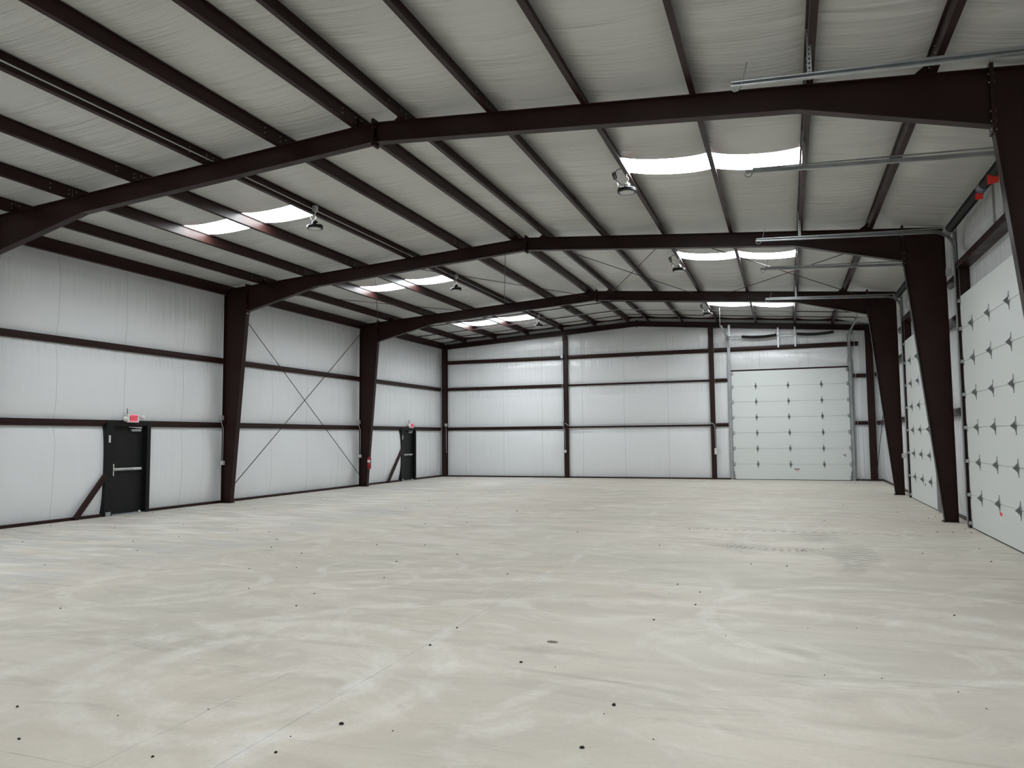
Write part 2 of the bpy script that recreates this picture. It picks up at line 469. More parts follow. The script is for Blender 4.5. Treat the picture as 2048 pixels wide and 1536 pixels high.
# ------------------------------------------------------------------ roof lights
sides={0:'exit-door',1:'overhead-door'}
baynames={3:'in the bay against the end wall',2:'one bay out from the end wall',1:'two bays out from the end wall',0:'three bays out from the end wall',-1:'behind the camera'}
for n,(x0,x1,ya,yb) in enumerate(SKY):
    i=xs.index(x0); pts=[]; ny=7
    for k in range(ny+1):
        y=ya+(yb-ya)*k/ny
        pts.append([(x0+(x1-x0)*a/NX,y,ceil_z(i,a/NX,y)+.004) for a in range(NX+1)])
    b=MB(); b.grid(pts); b.grid([[(p[0],p[1],p[2]+.004) for p in r] for r in pts])
    R=len(pts); C_=NX+1; o2=R*C_
    for k in range(NX):
        b.f.append((k,k+1,o2+k+1,o2+k)); b.mi.append(0)
        q=(R-1)*C_+k; b.f.append((q,q+1,o2+q+1,o2+q)); b.mi.append(0)
    for k in range(R-1):
        q=k*C_; b.f.append((q,q+C_,o2+q+C_,o2+q)); b.mi.append(0)
        q=k*C_+NX; b.f.append((q,q+C_,o2+q+C_,o2+q)); b.mi.append(0)
    bay=n//4-1
    if bay<1:
        struct(b.build('window_%d'%(n+1),M['sky'],smooth=True)); continue
    ob=b.build('skylight',M['sky'],smooth=True)
    s=sides[0 if x0<RID else 1]
    inner=(x0,x1) in ((PUR_L[3],PUR_L[2]),(PUR_R[2],PUR_R[3]))
    tag(ob,'bright skylight, %s of its pair, %s slope, %s'%('ridge half' if inner else 'eave half',s,baynames[bay]),'skylight','skylights in the roof')

# ------------------------------------------------------------------ rigid frames
BW=.15
def flange(mb, pts, Y, off, w=BW, t=.012):
    """strip of width w along Y following polyline pts (x,z); thickness t on the 'off' side"""
    P=[Vector((x,0,z)) for x,z in pts]; n=len(P)
    top=[]
    for i,p in enumerate(P):
        d=Vector((0,0,0))
        if i>0: d+=(P[i]-P[i-1]).normalized()
        if i<n-1: d+=(P[i+1]-P[i]).normalized()
        d.normalize(); nn=Vector((-d.z,0,d.x))*off
        top.append((p,p+nn*t))
    for (a,a2),(c,c2) in zip(top,top[1:]):
        mb.hexa([(a.x,Y-w/2,a.z),(c.x,Y-w/2,c.z),(c.x,Y+w/2,c.z),(a.x,Y+w/2,a.z),(a2.x,Y-w/2,a2.z),(c2.x,Y-w/2,c2.z),(c2.x,Y+w/2,c2.z),(a2.x,Y+w/2,a2.z)])
    return mb
def web(mb, poly, Y, t=.008): return mb.prism(poly,'Y',Y-t/2,Y+t/2)
def bolts(mb, pts, Y, face):
    for x,z in pts:
        for dy in (-.045,.045):
            mb.lathe([(.013,-.03),(.013,.03)],(x,Y+dy,z),'X',6)
frame_txt=['three bays from the end wall','two bays from the end wall','one bay from the end wall']
for fi,Y in enumerate(FR):
    ft=frame_txt[fi]
    # exit-door side column
    xo,xb,xk=XL,-14.735,-14.30
    c=thing('steel_column','tapered maroon column by the exit-door wall, '+ft,'column',(xo+.16,Y,0),'tapered frame columns')
    web(MB(),[(xo+.012,.02),(xb-.012,.02),(xk-.012,5.34),(xk-.012,zt(xk)-.012),(xo+.012,zt(xo)-.012)],Y).build('web',M['steel'],c)
    flange(MB(),[(xo,.02),(xo,zt(xo)-.02)],Y,-1).build('flange',M['steel'],c)
    flange(MB(),[(xb,.02),(xk+.01,5.345)],Y,1).build('flange',M['steel'],c)
    flange(MB(),[(xo,zt(xo)-.012),(xk-.02,zt(xk)-.012)],Y,1).build('cap_flange',M['steel'],c)
    MB().box(xo-.0,xb+.03,Y-.1,Y+.1,0,.02).build('base_plate',M['steel'],c)
    MB().box(xk-.02,xk,Y-.085,Y+.085,5.27,zt(xk)+.06).build('end_plate',M['steel'],c)
    # overhead-door side column
    xo,xb,xk=3.03,2.785,2.275
    c=thing('steel_column','tapered maroon column by the overhead-door wall, '+ft,'column',(xo-.13,Y,0),'tapered frame columns')
    web(MB(),[(xo-.012,.02),(xb+.012,.02),(xk+.012,5.30),(xk+.012,zt(xk)-.012),(xo-.012,zt(xo)-.012)],Y).build('web',M['steel'],c)
    flange(MB(),[(xo,.02),(xo,zt(xo)-.02)],Y,1).build('flange',M['steel'],c)
    flange(MB(),[(xb,.02),(xk-.01,5.315)],Y,-1).build('flange',M['steel'],c)
    flange(MB(),[(xk+.02,zt(xk)-.012),(xo,zt(xo)-.012)],Y,1).build('cap_flange',M['steel'],c)
    MB().box(xb-.03,xo,Y-.1,Y+.1,0,.02).build('base_plate',M['steel'],c)
    MB().box(xk,xk+.02,Y-.085,Y+.085,5.24,zt(xk)+.06).build('end_plate',M['steel'],c)
    # rafters
    for side in (0,1):
        if side==0: xk,kz,xh,hz=-14.30,5.365,-11.97,5.905
        else: xk,kz,xh,hz=2.275,5.30,.17,5.825
        rz=6.315; sg=1 if side==0 else -1
        r=thing('steel_rafter','maroon rafter, %s slope, %s'%(sides[side],ft),'beam',(xk,Y,kz),'frame rafters')
        xp=xk+sg*.02; xr=RID-sg*.02
        bot=[(xp,kz),(xh,hz),(xr,rz)]; top=[(xp,zt(xp)),(xr,zt(xr))]
        web(MB(),[(x,z+.011) for x,z in bot]+[(x,z-.011) for x,z in top[::-1]],Y).build('web',M['steel'],r)
        flange(MB(),top,Y,-1 if side==0 else 1).build('top_flange',M['steel'],r)
        flange(MB(),bot,Y,1 if side==0 else -1).build('bottom_flange',M['steel'],r)
        def plate(x0,x1,z0,z1,zs):
            mb=MB().box(min(x0,x1),max(x0,x1),Y-.085,Y+.085,z0,z1); mb.cur=1
            bolts(mb,[(x0,z) for z in zs],Y,sg); mb.build('end_plate',[M['steel'],M['galv']],r)
        plate(xk,xp,kz-.09,zt(xk)+.06,(kz+.05,kz+.17,zt(xk)-.16,zt(xk)-.06,zt(xk)+.03,kz-.05))
        plate(RID,xr,rz-.055,zt(RID)+.06,(rz-.03,rz+.06,zt(RID)-.06,zt(RID)+.03))

# end-wall frame: posts, rafters
YP=31.63
post_txt=['maroon corner post between the exit-door wall and the end wall','maroon end wall post, middle of the end wall beside the long thin conduit bend','maroon end wall post standing beside the far overhead door','maroon corner post between the end wall and the overhead-door wall']
for k,(x,w) in enumerate(((-14.91,.26),(-9.09,.19),(-2.90,.19),(2.94,.25))):
    t=thing('end_post',post_txt[k],'column',(x,YP,0),'end wall posts')
    ztop=zt(x)-(.24 if k in (1,2) else .20)
    fr=[(x-w/2,x+w/2)]
    MB().box(x-w/2,x+w/2,YP-.03,YP-.018,0,ztop).build('flange',M['steel'],t)
    MB().box(x-w/2,x+w/2,YP+.075,YP+.085,0,ztop).build('flange',M['steel'],t)
    MB().box(x-.006,x+.006,YP-.018,YP+.075,0,ztop).build('web',M['steel'],t)
    MB().box(x-w/2-.02,x+w/2+.02,YP-.05,YP+.1,0,.016).build('base_plate',M['steel'],t)
    if k in (1,2): MB().box(x-.1,x+.04,YP-.06,YP-.03,ztop-.22,ztop+.06).build('connection_plate',M['steel'],t)
for side in (0,1):
    sg=1 if side==0 else -1
    xo=XL+.02 if side==0 else 3.03
    r=thing('end_rafter','maroon rafter along the top of the end wall, %s slope'%sides[side],'beam',(xo,YP,zt(xo)),'end wall rafters')
    xr=RID-sg*.012
    top=[(xo,zt(xo)),(xr,zt(xr))]; bot=[(xo,zt(xo)-.21),(xr,zt(xr)-.22)]
    web(MB(),bot+top[::-1],YP).build('web',M['steel'],r)
    flange(MB(),top,YP,-1 if side==0 else 1,w=.16).build('top_flange',M['steel'],r)
    flange(MB(),bot,YP,1 if side==0 else -1,w=.16).build('bottom_flange',M['steel'],r)
    a,bb=sorted((RID,xr)); MB().box(a,bb,YP-.085,YP+.085,zt(RID)-.27,zt(RID)+.06).build('end_plate',M['steel'],r)

# ------------------------------------------------------------------ purlins and eave struts
BAYS=[(0,2.6,FR[0]),(1,FR[0],FR[1]),(2,FR[1],FR[2]),(3,FR[2],YE+.02)]
ordn=['first','second','third','fourth','fifth','sixth']
def purlin_mesh(x,s,y0,y1):
    z=zt(x)+.004; mb=MB(); t=.005
    def sl(dx): return zt(x+dx)-zt(x)
    fw=.076
    mb.hexa([(x,y0,z),(x+s*fw,y0,z+sl(s*fw)),(x+s*fw,y1,z+sl(s*fw)),(x,y1,z),(x,y0,z+t),(x+s*fw,y0,z+t+sl(s*fw)),(x+s*fw,y1,z+t+sl(s*fw)),(x,y1,z+t)])
    e=x+s*fw; mb.box(min(e,e-s*.005),max(e,e-s*.005),y0,y1,z+sl(s*fw)+t,z+sl(s*fw)+.022)
    mb.box(x-.0025,x+.0025,y0,y1,z+t,z+PH+.006)
    f=x-s*.03; zz=z+PH-.035
    mb.hexa([(x,y0,zz),(f,y0,zz+sl(-s*.03)),(f,y1,zz+sl(-s*.03)),(x,y1,zz),(x,y0,zz+t),(f,y0,zz+t+sl(-s*.03)),(f,y1,zz+t+sl(-s*.03)),(x,y1,zz+t)])
    mb.cur=1
    for ye,d in ((y0,1),(y1,-1)):
        for dd in (.07,.45):
            for dz in (.06,.14): mb.lathe([(.011,-.012),(.011,.012)],(x,ye+d*dd,z+dz),'X',6)
    return mb
for bi,ya,yb in BAYS:
    for side,P in ((0,PUR_L),(1,PUR_R)):
        for k,x in enumerate(P):
            s=-1 if side==0 else 1
            o=purlin_mesh(x,s,ya+.003,yb-.003).build('purlin',[M['steel'],M['galv']])
            tag(o,'%s maroon purlin from ridge, %s slope, %s'%(ordn[k],sides[side],baynames[bi]),'purlin','roof purlins')
            if k in (0,5) and bi in (1,2,3):   # bracing clip at the frame
                mb=MB().prism([(x,zt(x)+.01),(x-s*.02*0-.0,zt(x)+.15),(x-s*.17,zt(x-s*.17)+.01)] if k==5 else [(x,zt(x)+.01),(x,zt(x)+.15),(x-s*.15,zt(x-s*.15)+.01)],'Y',ya-.035,ya-.027)
                mb.build('bracing_clip',M['steel'],o)
for bi,ya,yb in BAYS[1:]:
    z=ZEL; x=-14.94
    b=MB().box(x-.12,x,ya+.003,yb-.003,z,z+.005).box(x-.005,x,ya+.003,yb-.003,z,z+.27).box(x-.12,x-.114,ya+.003,yb-.003,z,z+.02)
    tag(b.build('eave_strut',M['steel']),'maroon eave strut above the exit-door wall, '+baynames[bi],'beam','eave struts')

# bridging strips under the roof facing in the last bay
for k,y in enumerate((26.3,27.0,28.95,30.2)):
    for side,P in ((0,[XL+.15]+PUR_L[::-1]+[RID]),(1,[RID]+PUR_R+[3.0])):
        mb=MB()
        for a,c in zip(P,P[1:]):
            dz=.075
            mb.bar((a,y,zt(a)+dz),(c,y,zt(c)+dz),.03,.03,(0,1,0) if False else (0,0,1))
        o=mb.build('bridging_strip',M['steel'])
        tag(o,'thin dark bridging strip across the purlins, %s slope, row %s from the end wall'%(sides[side],['four','three','two','one'][k]),'strip','bridging strips in the last bay')

# ------------------------------------------------------------------ girts
def girt_x(name_y0,y1,x,s,z,thick=True):
    """girt running along Y at a side wall; s=+1 room is toward +X"""
    pass
def girt(a,b,axis,c,s,z,label,h=.15,name='girt'):
    """C girt; axis along which it runs, c = room face coordinate, s = direction to the room, z = underside of face"""
    d=-s
    prof=[(c,z+h),(c,z+h*.45),(c+d*.035,z+.004),(c+d*.09,z),(c+d*.09,z+.006),(c+d*.04,z+.012),(c+d*.008,z+h*.47),(c+d*.008,z+h-.008),(c+d*.09,z+h-.008),(c+d*.09,z+h)]
    mb=MB()
    if axis=='Y': mb.prism(prof,'Y',a,b)
    else: mb.prism(prof,'X',a,b)
    o=mb.build(name,M['steel']); tag(o,label,'girt','wall girts'); return o
lv={0:('lower',2.10),1:('upper',3.925)}
cols=[FR[0],FR[1],FR[2],31.5]
for k in (0,1):
    for n,(bi,ya,yb) in enumerate(BAYS[1:]):
        girt(ya+.012,(yb if bi<3 else 31.59)-.012,'Y',XL+.004,1,lv[k][1],'%s maroon girt on the exit-door wall, %s'%(lv[k][0],baynames[bi]))
EX=[(-14.77,-9.20,'between the corner post and the middle post'),(-8.98,-3.0,'between the middle post and the door-side post')]
for n,(xa,xb,tx) in enumerate(EX):
    for k,(nm,z,h) in enumerate((('lowest',2.105,.14),('middle',3.93,.14),('top',5.15,.16))):
        if n==1 and k<2: h=.075; z+=.04
        girt(xa,xb,'X',YE-.004,-1,z,'%s maroon girt on the end wall, %s'%(nm,tx),h)
girt(-2.79,-2.30,'X',YE-.004,-1,2.12,'short lowest maroon girt beside the far overhead door, post side',.14)
girt(-2.79,-2.30,'X',YE-.004,-1,3.93,'short upper maroon girt beside the far overhead door, post side',.14)
girt(-2.79,2.58,'X',YE-.004,-1,5.15,'long top maroon girt running above the far overhead door',.17)
girt(2.36,2.80,'X',YE-.004,-1,2.12,'short lowest maroon girt beside the far overhead door, corner side',.14)
girt(2.36,2.80,'X',YE-.004,-1,3.93,'short upper maroon girt beside the far overhead door, corner side',.14)
# overhead-door wall
for k,z in ((0,2.10),(1,3.925)):
    nm=('lower','upper')[k]
    girt(FR[2]+.05,31.58,'Y',3.09,-1,z,'%s maroon girt on the overhead-door wall in the last bay'%nm)
    girt(16.27,FR[1]+.3,'Y',3.09,-1,z,'%s short maroon girt between middle column and first overhead door'%nm)
    girt(23.62,FR[2]+.3,'Y',3.09,-1,z,'%s short maroon girt between far column and second overhead door'%nm)
    girt(FR[1]+.31,19.13,'Y',3.09,-1,z,'%s short maroon girt hidden behind the middle tapered column'%nm)
for (ya,yb),nm in ((DR[0],'first'),(DR[1],'second')):
    b=MB().box(3.03,3.24,ya-.12,yb+.12,4.87,4.878).box(3.03,3.038,ya-.12,yb+.12,4.878,4.99).box(3.03,3.06,ya-.12,yb+.12,4.982,4.99)
    tag(b.build('door_header',M['steel']),'deep maroon header beam above the %s overhead door from the camera'%nm,'beam','overhead door headers')
    for e,(y,s) in enumerate(((yb+.015,1),(ya-.015,-1))):
        b=MB().box(3.03,3.24,min(y,y+s*.006),max(y,y+s*.006),0,4.87).box(3.03,3.036,min(y,y+s*.07),max(y,y+s*.07),0,4.87).box(3.234,3.24,min(y,y+s*.07),max(y,y+s*.07),0,4.87)
        tag(b.build('door_post',M['steel']),'maroon jamb post on the %s edge of the %s overhead door'%(('far','near')[e],nm),'post','overhead door jamb posts')
    girt(yb+.1,(FR[1] if nm=='first' else FR[2])+.3,'Y',3.09,-1,4.7,'high maroon girt piece between the %s overhead door and its column'%nm,.16)
for e,(x,s) in enumerate(((-2.20,-1),(2.24,1))):
    b=MB().box(min(x,x+s*.07),max(x,x+s*.07),YE-.0,YE+.006,0,5.15).box(min(x,x+s*.006),max(x,x+s*.006),YE+.006,YE+.16,0,5.15)
    tag(b.build('door_post',M['steel']),'maroon jamb post of the far overhead door, %s side'%('post','corner')[e],'post','overhead door jamb posts')
b=MB().box(-2.2,2.24,YE-.01,YE+.1,4.335,4.39)
tag(b.build('door_header',M['steel']),'thin maroon header line just above the far overhead door','beam','overhead door headers')

# ------------------------------------------------------------------ bracing rods
def rod(a,b,label,r=.011,group='bracing rods',name='brace_rod',mat='steel'):
    return tag(MB().tube([a,b],r,6).build(name,M[mat]),label,'rod',group)
xw=-14.93
rod((xw,FR[1]+.06,.30),(xw,FR[2]-.06,5.79),'wall bracing rod on the exit-door wall rising toward the end wall')
rod((xw+.03,FR[1]+.06,5.72),(xw+.03,FR[2]-.06,.26),'wall bracing rod on the exit-door wall falling toward the end wall')
rod((3.0,FR[2]+.06,5.6),(3.0,31.55,.12),'wall bracing rod on the overhead-door wall falling toward the corner')
rod((2.97,FR[2]+.06,.25),(2.97,31.55,5.65),'wall bracing rod on the overhead-door wall rising toward the corner')
def rz_(x,d=.14): return zt(x)-d
RK=[0]
def roofrod(x0,x1,label):
    RK[0]+=1; d=.125+.035*(RK[0]%2)
    rod((x0,FR[1]+.03,rz_(x0,d)),(x1,FR[2]-.03,rz_(x1,d)),label,.010)
roofrod(-10.2,-14.3,'roof bracing rod, exit-door slope, running down to the far column head')
roofrod(-14.3,-10.35,'roof bracing rod, exit-door slope, running up from the middle column head')
roofrod(-9.4,-6.1,'roof bracing rod, exit-door slope, running up toward the far ridge joint')
roofrod(-6.5,-9.25,'roof bracing rod, exit-door slope, running down from the middle frame ridge')
roofrod(-5.4,-2.5,'roof bracing rod, overhead-door slope, running down from the middle frame ridge')
roofrod(-2.6,-5.5,'roof bracing rod, overhead-door slope, running up toward the far ridge joint')
roofrod(-2.0,2.2,'roof bracing rod, overhead-door slope, running down to the far column head')
roofrod(2.2,-1.9,'roof bracing rod, overhead-door slope, running up from the middle column head')

# ------------------------------------------------------------------ exit doors (part of the setting)
def exit_door(n,y0,label):
    """framed opening starts at y0 (wide near jamb), leaf .914 wide"""
    d=bpy.data.objects.new('door_%d'%n,None); COL.objects.link(d); d.location=W((XL,y0,0)); struct(d,label)
    xf=XL+.03
    MB().box(XL-.16,xf,y0,y0+.215,0,2.13).build('door_jamb',M['black'],d,bevel=.004)
    MB().box(XL-.16,xf,y0+1.205,y0+1.315,0,2.13).build('door_jamb',M['black'],d,bevel=.004)
    MB().box(XL-.16,xf,y0,y0+1.315,2.13,2.215).build('door_head',M['black'],d,bevel=.004)
    MB().box(XL-.13,XL-.085,y0+1.185,y0+1.205,0,2.13).build('door_stop',M['black'],d)
    lf=MB().box(XL-.15,XL-.105,y0+.217,y0+1.18,.02,2.125).build('door_leaf',M['doorleaf'],d,bevel=.003)
    MB().box(XL-.16,xf-.02,y0+.215,y0+1.205,0,.014).build('threshold',M['galv'],d)
    xl=XL-.105; z=1.075
    pb=MB().box(xl,xl+.06,y0+.30,y0+1.13,z-.03,z+.032).build('panic_bar',M['chrome'],lf,bevel=.008)
    MB().box(xl,xl+.05,y0+.27,y0+.33,z-.15,z+.13).build('latch_case',M['chrome'],lf,bevel=.012)
    MB().box(xl+.01,xl+.075,y0+.34,y0+.86,z-.018,z+.02).build('push_pad',M['conduit'],lf,bevel=.006)
    MB().box(xl,xl+.06,y0+.80,y0+1.09,1.985,2.045).build('door_closer',M['conduit'],lf,bevel=.008)
    MB().tube([(xl+.05,y0+.9,2.045),(xl+.10,y0+1.05,2.075),(xl+.085,y0+.68,2.09)],.011,6).build('closer_arm',M['conduit'],lf)
    MB().box(xl+.02,xl+.07,y0+1.0,y0+1.08,2.055,2.10).build('closer_shoe',M['conduit'],lf,bevel=.005)
    MB().box(xf,xf+.004,y0+.07,y0+.125,1.72,1.89).build('jamb_plate',M['outlet'],d)
    MB().box(xf,xf+.012,y0+.03,y0+.17,.0,.10).build('base_clip',M['galv'],d)
    MB().lathe([(.0,0),(.028,.004),(.028,.03),(.014,.045)],(XL-.04,y0+1.08,.014),'Z',10).build('door_stop_knob',M['white'],d)
    return d
exit_door(1,13.38,'black steel exit door with silver panic bar, beside the lit sign with two lamps')
exit_door(2,27.73,'black steel exit door with silver panic bar, near the far corner of the wall')
def brace(y0,y1,z1,label):
    a=Vector((XL+.05,y0,.02)); c=Vector((XL+.05,y1,z1))
    mb=MB().bar(a,c,.10,.05,(1,0,0)) if False else MB()
    d=(c-a).normalized(); n=Vector((1,0,0)); r=d.cross(n).normalized()*.06
    t=n*.05
    # C channel: back and two flanges
    mb.hexa([a-r,a+r,c+r,c-r,a-r+n*.006,a+r+n*.006,c+r+n*.006,c-r+n*.006])
    for s in (1,-1):
        e=r*s; e2=r*s*.9
        mb.hexa([a+e2-t,a+e-t,c+e-t,c+e2-t,a+e2,a+e,c+e,c+e2])
    return tag(mb.build('diagonal_brace',M['steel']),label,'brace','door frame braces')
brace(12.62,13.40,.97,'slanted maroon brace from floor to the jamb of the first exit door')
brace(26.62,27.74,1.28,'slanted maroon brace from floor to the jamb of the far exit door')

# exit signs with twin lamps
def exit_sign(y,label):
    x=XL+.01; z=2.30
    s=thing('exit_sign',label,'exit sign',(x,y,z),'exit signs')
    MB().box(x,x+.075,y-.165,y+.165,z-.10,z+.105).build('housing',M['white'],s,bevel=.01)
    f=MB().box(x+.075,x+.079,y-.115,y+.115,z-.08,z+.085).build('sign_face',M['signred'],s)
    cu=bpy.data.curves.new('lettering','FONT'); cu.body='EXIT'; cu.size=.125; cu.align_x='CENTER'; cu.align_y='CENTER'; cu.extrude=.002; cu.offset=.002
    cu.materials.append(M['letters'])
    tmp=bpy.data.objects.new('lettering_curve',cu); COL.objects.link(tmp); bpy.context.view_layer.update()
    me=bpy.data.meshes.new_from_object(tmp.evaluated_get(bpy.context.evaluated_depsgraph_get())); bpy.data.objects.remove(tmp)
    l=bpy.data.objects.new('lettering',me); COL.objects.link(l); l.parent=s; l.location=(.082,0,.0); l.rotation_euler=(PI/2,0,PI/2)
    for sg,a in ((-1,.5),(1,-.4)):
        yy=y+sg*.235
        MB().tube([(x+.03,y+sg*.165,z+.02),(x+.05,y+sg*.19,z+.03)],.016,8).build('lamp_arm',M['white'],s)
        dv=Vector((.75,sg*.35,-.45 if sg<0 else .15)).normalized()
        b=Vector((x+.03,yy-sg*.01,z+.02)); 
        path=[b,b+dv*.03,b+dv*.10,b+dv*.115]
        MB().tube(path,[.028,.05,.06,.052],14).build('lamp_head',M['white'],s,smooth=True)
    MB().tube([(x+.01,y-.13,z+.10),(x+.012,y-.135,z+.24)],.009,6).build('lead_wire',M['rubber'],s)
    return s
exit_sign(14.10,'lit red EXIT sign with twin lamps above the exit door by the middle column')
exit_sign(28.54,'lit red EXIT sign with twin lamps above the exit door by the far corner')

# ------------------------------------------------------------------ overhead doors
def overhead_door(label,org,u,n,W,stk):
    """org: floor corner of the room-side face; u along the width, n into the room"""
    org=Vector(org); u=Vector(u); n=Vector(n); z=Vector((0,0,1))
    d=thing('overhead_door',label,'garage door',org+u*W/2,'sectional overhead doors')
    H=4.33; S=7; h=H/S
    def P(a,b,c): return org+u*a+z*b+n*c
    def obox(mb,a0,a1,b0,b1,c0,c1):
        return mb.hexa([P(a0,b0,c0),P(a1,b0,c0),P(a1,b0,c1),P(a0,b0,c1),P(a0,b1,c0),P(a1,b1,c0),P(a1,b1,c1),P(a0,b1,c1)])
    secs=[]
    for k in range(S):
        mb=MB(); z0=.022 if k==0 else k*h+.0045
        obox(mb,0,W,z0,(k+1)*h-.0045,-.05,0)
        if k<S-1: obox(mb,.002,W-.002,(k+1)*h-.005,(k+1)*h+.004,-.045,-.012)
        secs.append(mb.build('section',M['panel'],d))
    obox(MB(),0,W,0,.022,-.045,-.005).build('bottom_seal',M['rubber'],d)
    for k in range(1,S):
        zz=k*h
        for a in (.205*W,.485*W,.765*W) if False else (.215*W,.495*W,.775*W):
            mb=MB()
            obox(mb,a-.014,a+.014,zz-.14,zz+.14,0,.005)
            # diamond plate and folded knuckle
            q=[P(a-.055,zz,0),P(a,zz-.105,0),P(a+.055,zz,0),P(a,zz+.105,0)]
            q2=[P(a-.04,zz,.014),P(a,zz-.085,.014),P(a+.04,zz,.014),P(a,zz+.085,.014)]
            mb.add(q+q2,[(0,1,5,4),(1,2,6,5),(2,3,7,6),(3,0,4,7),(4,5,6,7)])
            w=[P(a-.02,zz-.065,.01),P(a+.02,zz-.065,.01),P(a+.02,zz+.065,.01),P(a-.02,zz+.065,.01),P(a-.02,zz,.075),P(a+.02,zz,.075)]
            mb.add(w,[(0,1,5,4),(2,3,4,5),(1,2,5),(3,0,4)])
            mb.build('hinge',M['hinge'],d)
    for e,a in ((0,.045),(1,W-.045)):
        for k in range(0,S+1):
            zz=[.10,h,2*h,3*h,4*h,5*h,6*h,H-.09][k]
            mb=MB(); obox(mb,a-.03,a+.03,zz-.075,zz+.075,0,.006)
            s=-1 if e==0 else 1
            mb.tube([P(a-s*.03,zz,.035),P(a+s*.10,zz,.035)],.011,8)
            obox(mb,a-.025,a+.025,zz-.03,zz+.03,.006,.05)
            mb.build('roller_bracket',M['galv'],d)
        obox(MB(),(.0 if e==0 else W-.035),(.035 if e==0 else W),.03,h*.55,.0,.008).build('corner_iron',M['hinge'],d)
    for (a,zz,wa,hz,mt) in stk:
        obox(MB(),a-wa/2,a+wa/2,zz-hz/2,zz+hz/2,0,.003).build('sticker',M[mt],d)
    return d
R1=overhead_door('white overhead door beside the first column, closest of the two on the side wall',(3.06,DR[0][1],0),(0,-1,0),(-1,0,0),DR[0][1]-DR[0][0],
   [(2.12,.46,.13,.05,'tagred'),(2.12,.38,.11,.07,'paper')])
R2=overhead_door('white overhead door on the side wall between the middle and far columns',(3.06,DR[1][1],0),(0,-1,0),(-1,0,0),DR[0][1]-DR[0][0],
   [(2.35,.50,.07,.06,'ink'),(2.35,.40,.09,.06,'paper')])
RE=overhead_door('white overhead door in the end wall, facing the camera',(-2.14,YE-.05,0),(1,0,0),(0,-1,0),4.32,
   [(2.36,.43,.20,.03,'ink'),(2.36,.375,.13,.02,'tagred'),(4.08,.98,.10,.03,'ink'),(4.11,.93,.06,.02,'ink')])

def perforated(mb,a,b,r,w):
    """perforated strip from a to b; r = direction of its width"""
    a=Vector(a); b=Vector(b); r=Vector(r); L=(b-a).length; d=(b-a).normalized(); t=d.cross(r)*.0015
    def q(p0,p1,w0,w1):
        mb.hexa([p0+r*w0-t,p0+r*w1-t,p1+r*w1-t,p1+r*w0-t,p0+r*w0+t,p0+r*w1+t,p1+r*w1+t,p1+r*w0+t])
    q(a,b,-w/2,-w*.16); q(a,b,w*.16,w/2)
    k=int(L/.05)
    for i in range(k+1):
        p=a+d*(L*i/max(k,1)); q(p-d*.013,p+d*.013,-w*.16,w*.16)
def door_track(label,org,u,n,out,hang_at=None,hang_top=None,strap=True,length=3.62,rise=.17,hang2=None):
    """org: floor point at the door edge on the door face; out = +-1 outward along u"""
    org=Vector(org); u=Vector(u)*out; n=Vector(n); z=Vector((0,0,1))
    t=thing('door_track',label,'door track',org+u*.07,'overhead door tracks')
    def P(a,b,c): return org+u*a+z*b+n*c
    R=.36; n0=.035; zc=5.27; a=.07
    path=[P(a,.06,n0),P(a,2.6,n0),P(a,5.0,n0),P(a,zc,n0)]
    for k in range(1,11):
        th=PI/2*k/10; path.append(P(a,zc+R*math.sin(th),n0+R-R*math.cos(th)))
    path.append(P(a,zc+R+rise*.5,n0+R+(length-n0-R)*.5)); path.append(P(a,zc+R+rise,length))
    W_,D_,T_=.026,.028,.004
    prof=[(W_-.0,-D_),(W_,D_),(-W_,D_),(-W_,D_-.012),(-W_+T_,D_-.012),(-W_+T_,D_-T_),(W_-T_,D_-T_),(W_-T_,-D_+T_),(-W_+T_,-D_+T_),(-W_+T_,-D_+.012),(-W_,-D_+.012),(-W_,-D_)]
    MB().sweep(prof,path,u).build('track_rail',M['galv'],t)
    mb=MB()
    def obox(a0,a1,b0,b1,c0,c1): mb.hexa([P(a0,b0,c0),P(a1,b0,c0),P(a1,b0,c1),P(a0,b0,c1),P(a0,b1,c0),P(a1,b1,c0),P(a1,b1,c1),P(a0,b1,c1)])
    obox(.012,.125,0,5.62,-.012,-.006); obox(.10,.106,0,5.62,-.006,.05)
    mb.build('mounting_angle',M['galv'],t)
    for b in (.62,1.24,1.86,2.47,3.09,3.71,4.35,5.0):
        mb=MB(); obox(.02,.13,b-.05,b-.02,-.0,.012); obox(.03,.11,b-.035,b-.03,.0,.06); mb.build('jamb_bracket',M['galv'],t)
    # horizontal reinforcing angle over the curve
    p0=P(a+.03,zc+R+.055,.02); p1=P(a+.03,zc+R+rise*.97+.034,length*.97)
    MB().bar(p0,p1,.012,.022).build('reinforcing_angle',M['galv'],t)
    if hang_at is not None:
        c=hang_at; zz=zc+R+rise*(c-n0-R)/(length-n0-R)
        mb=MB(); perforated(mb,P(a+.04,zz-.02,c),P(a+.04,hang_top,c),n,.05); mb.build('hanger',M['galv'],t)
    if hang2:
        for (c0,z0),(c1,z1) in hang2:
            mb=MB().bar(P(a+.04,z0,c0),P(a+.04,z1,c1),.035,.006,tuple(u)); mb.build('hanger',M['galv'],t)
    if strap:
        e=Vector(P(a,zc+R+rise,length)); m=-n
        pts=[e+n*.0+z*-.0]
        pts=[e+m*.005, e+m*.012-z*.05, e-n*-.02-z*.085, e-n*.075-z*.085, e-n*.115-z*.045, e-n*.14+z*.05, e-n*.18+z*.25]
        pts=[e+n*.012-z*.0, e+n*.008-z*.05, e-n*.03-z*.085, e-n*.075-z*.075, e-n*.105-z*.03, e-n*.13+z*.06, e-n*.18+z*.24]
        MB().sweep([(-.014,-.004),(.014,-.004),(.014,.004),(-.014,.004)],pts,u).build('bumper_strap',M['hinge'],t)
    return t
hp=(-1,0,0)
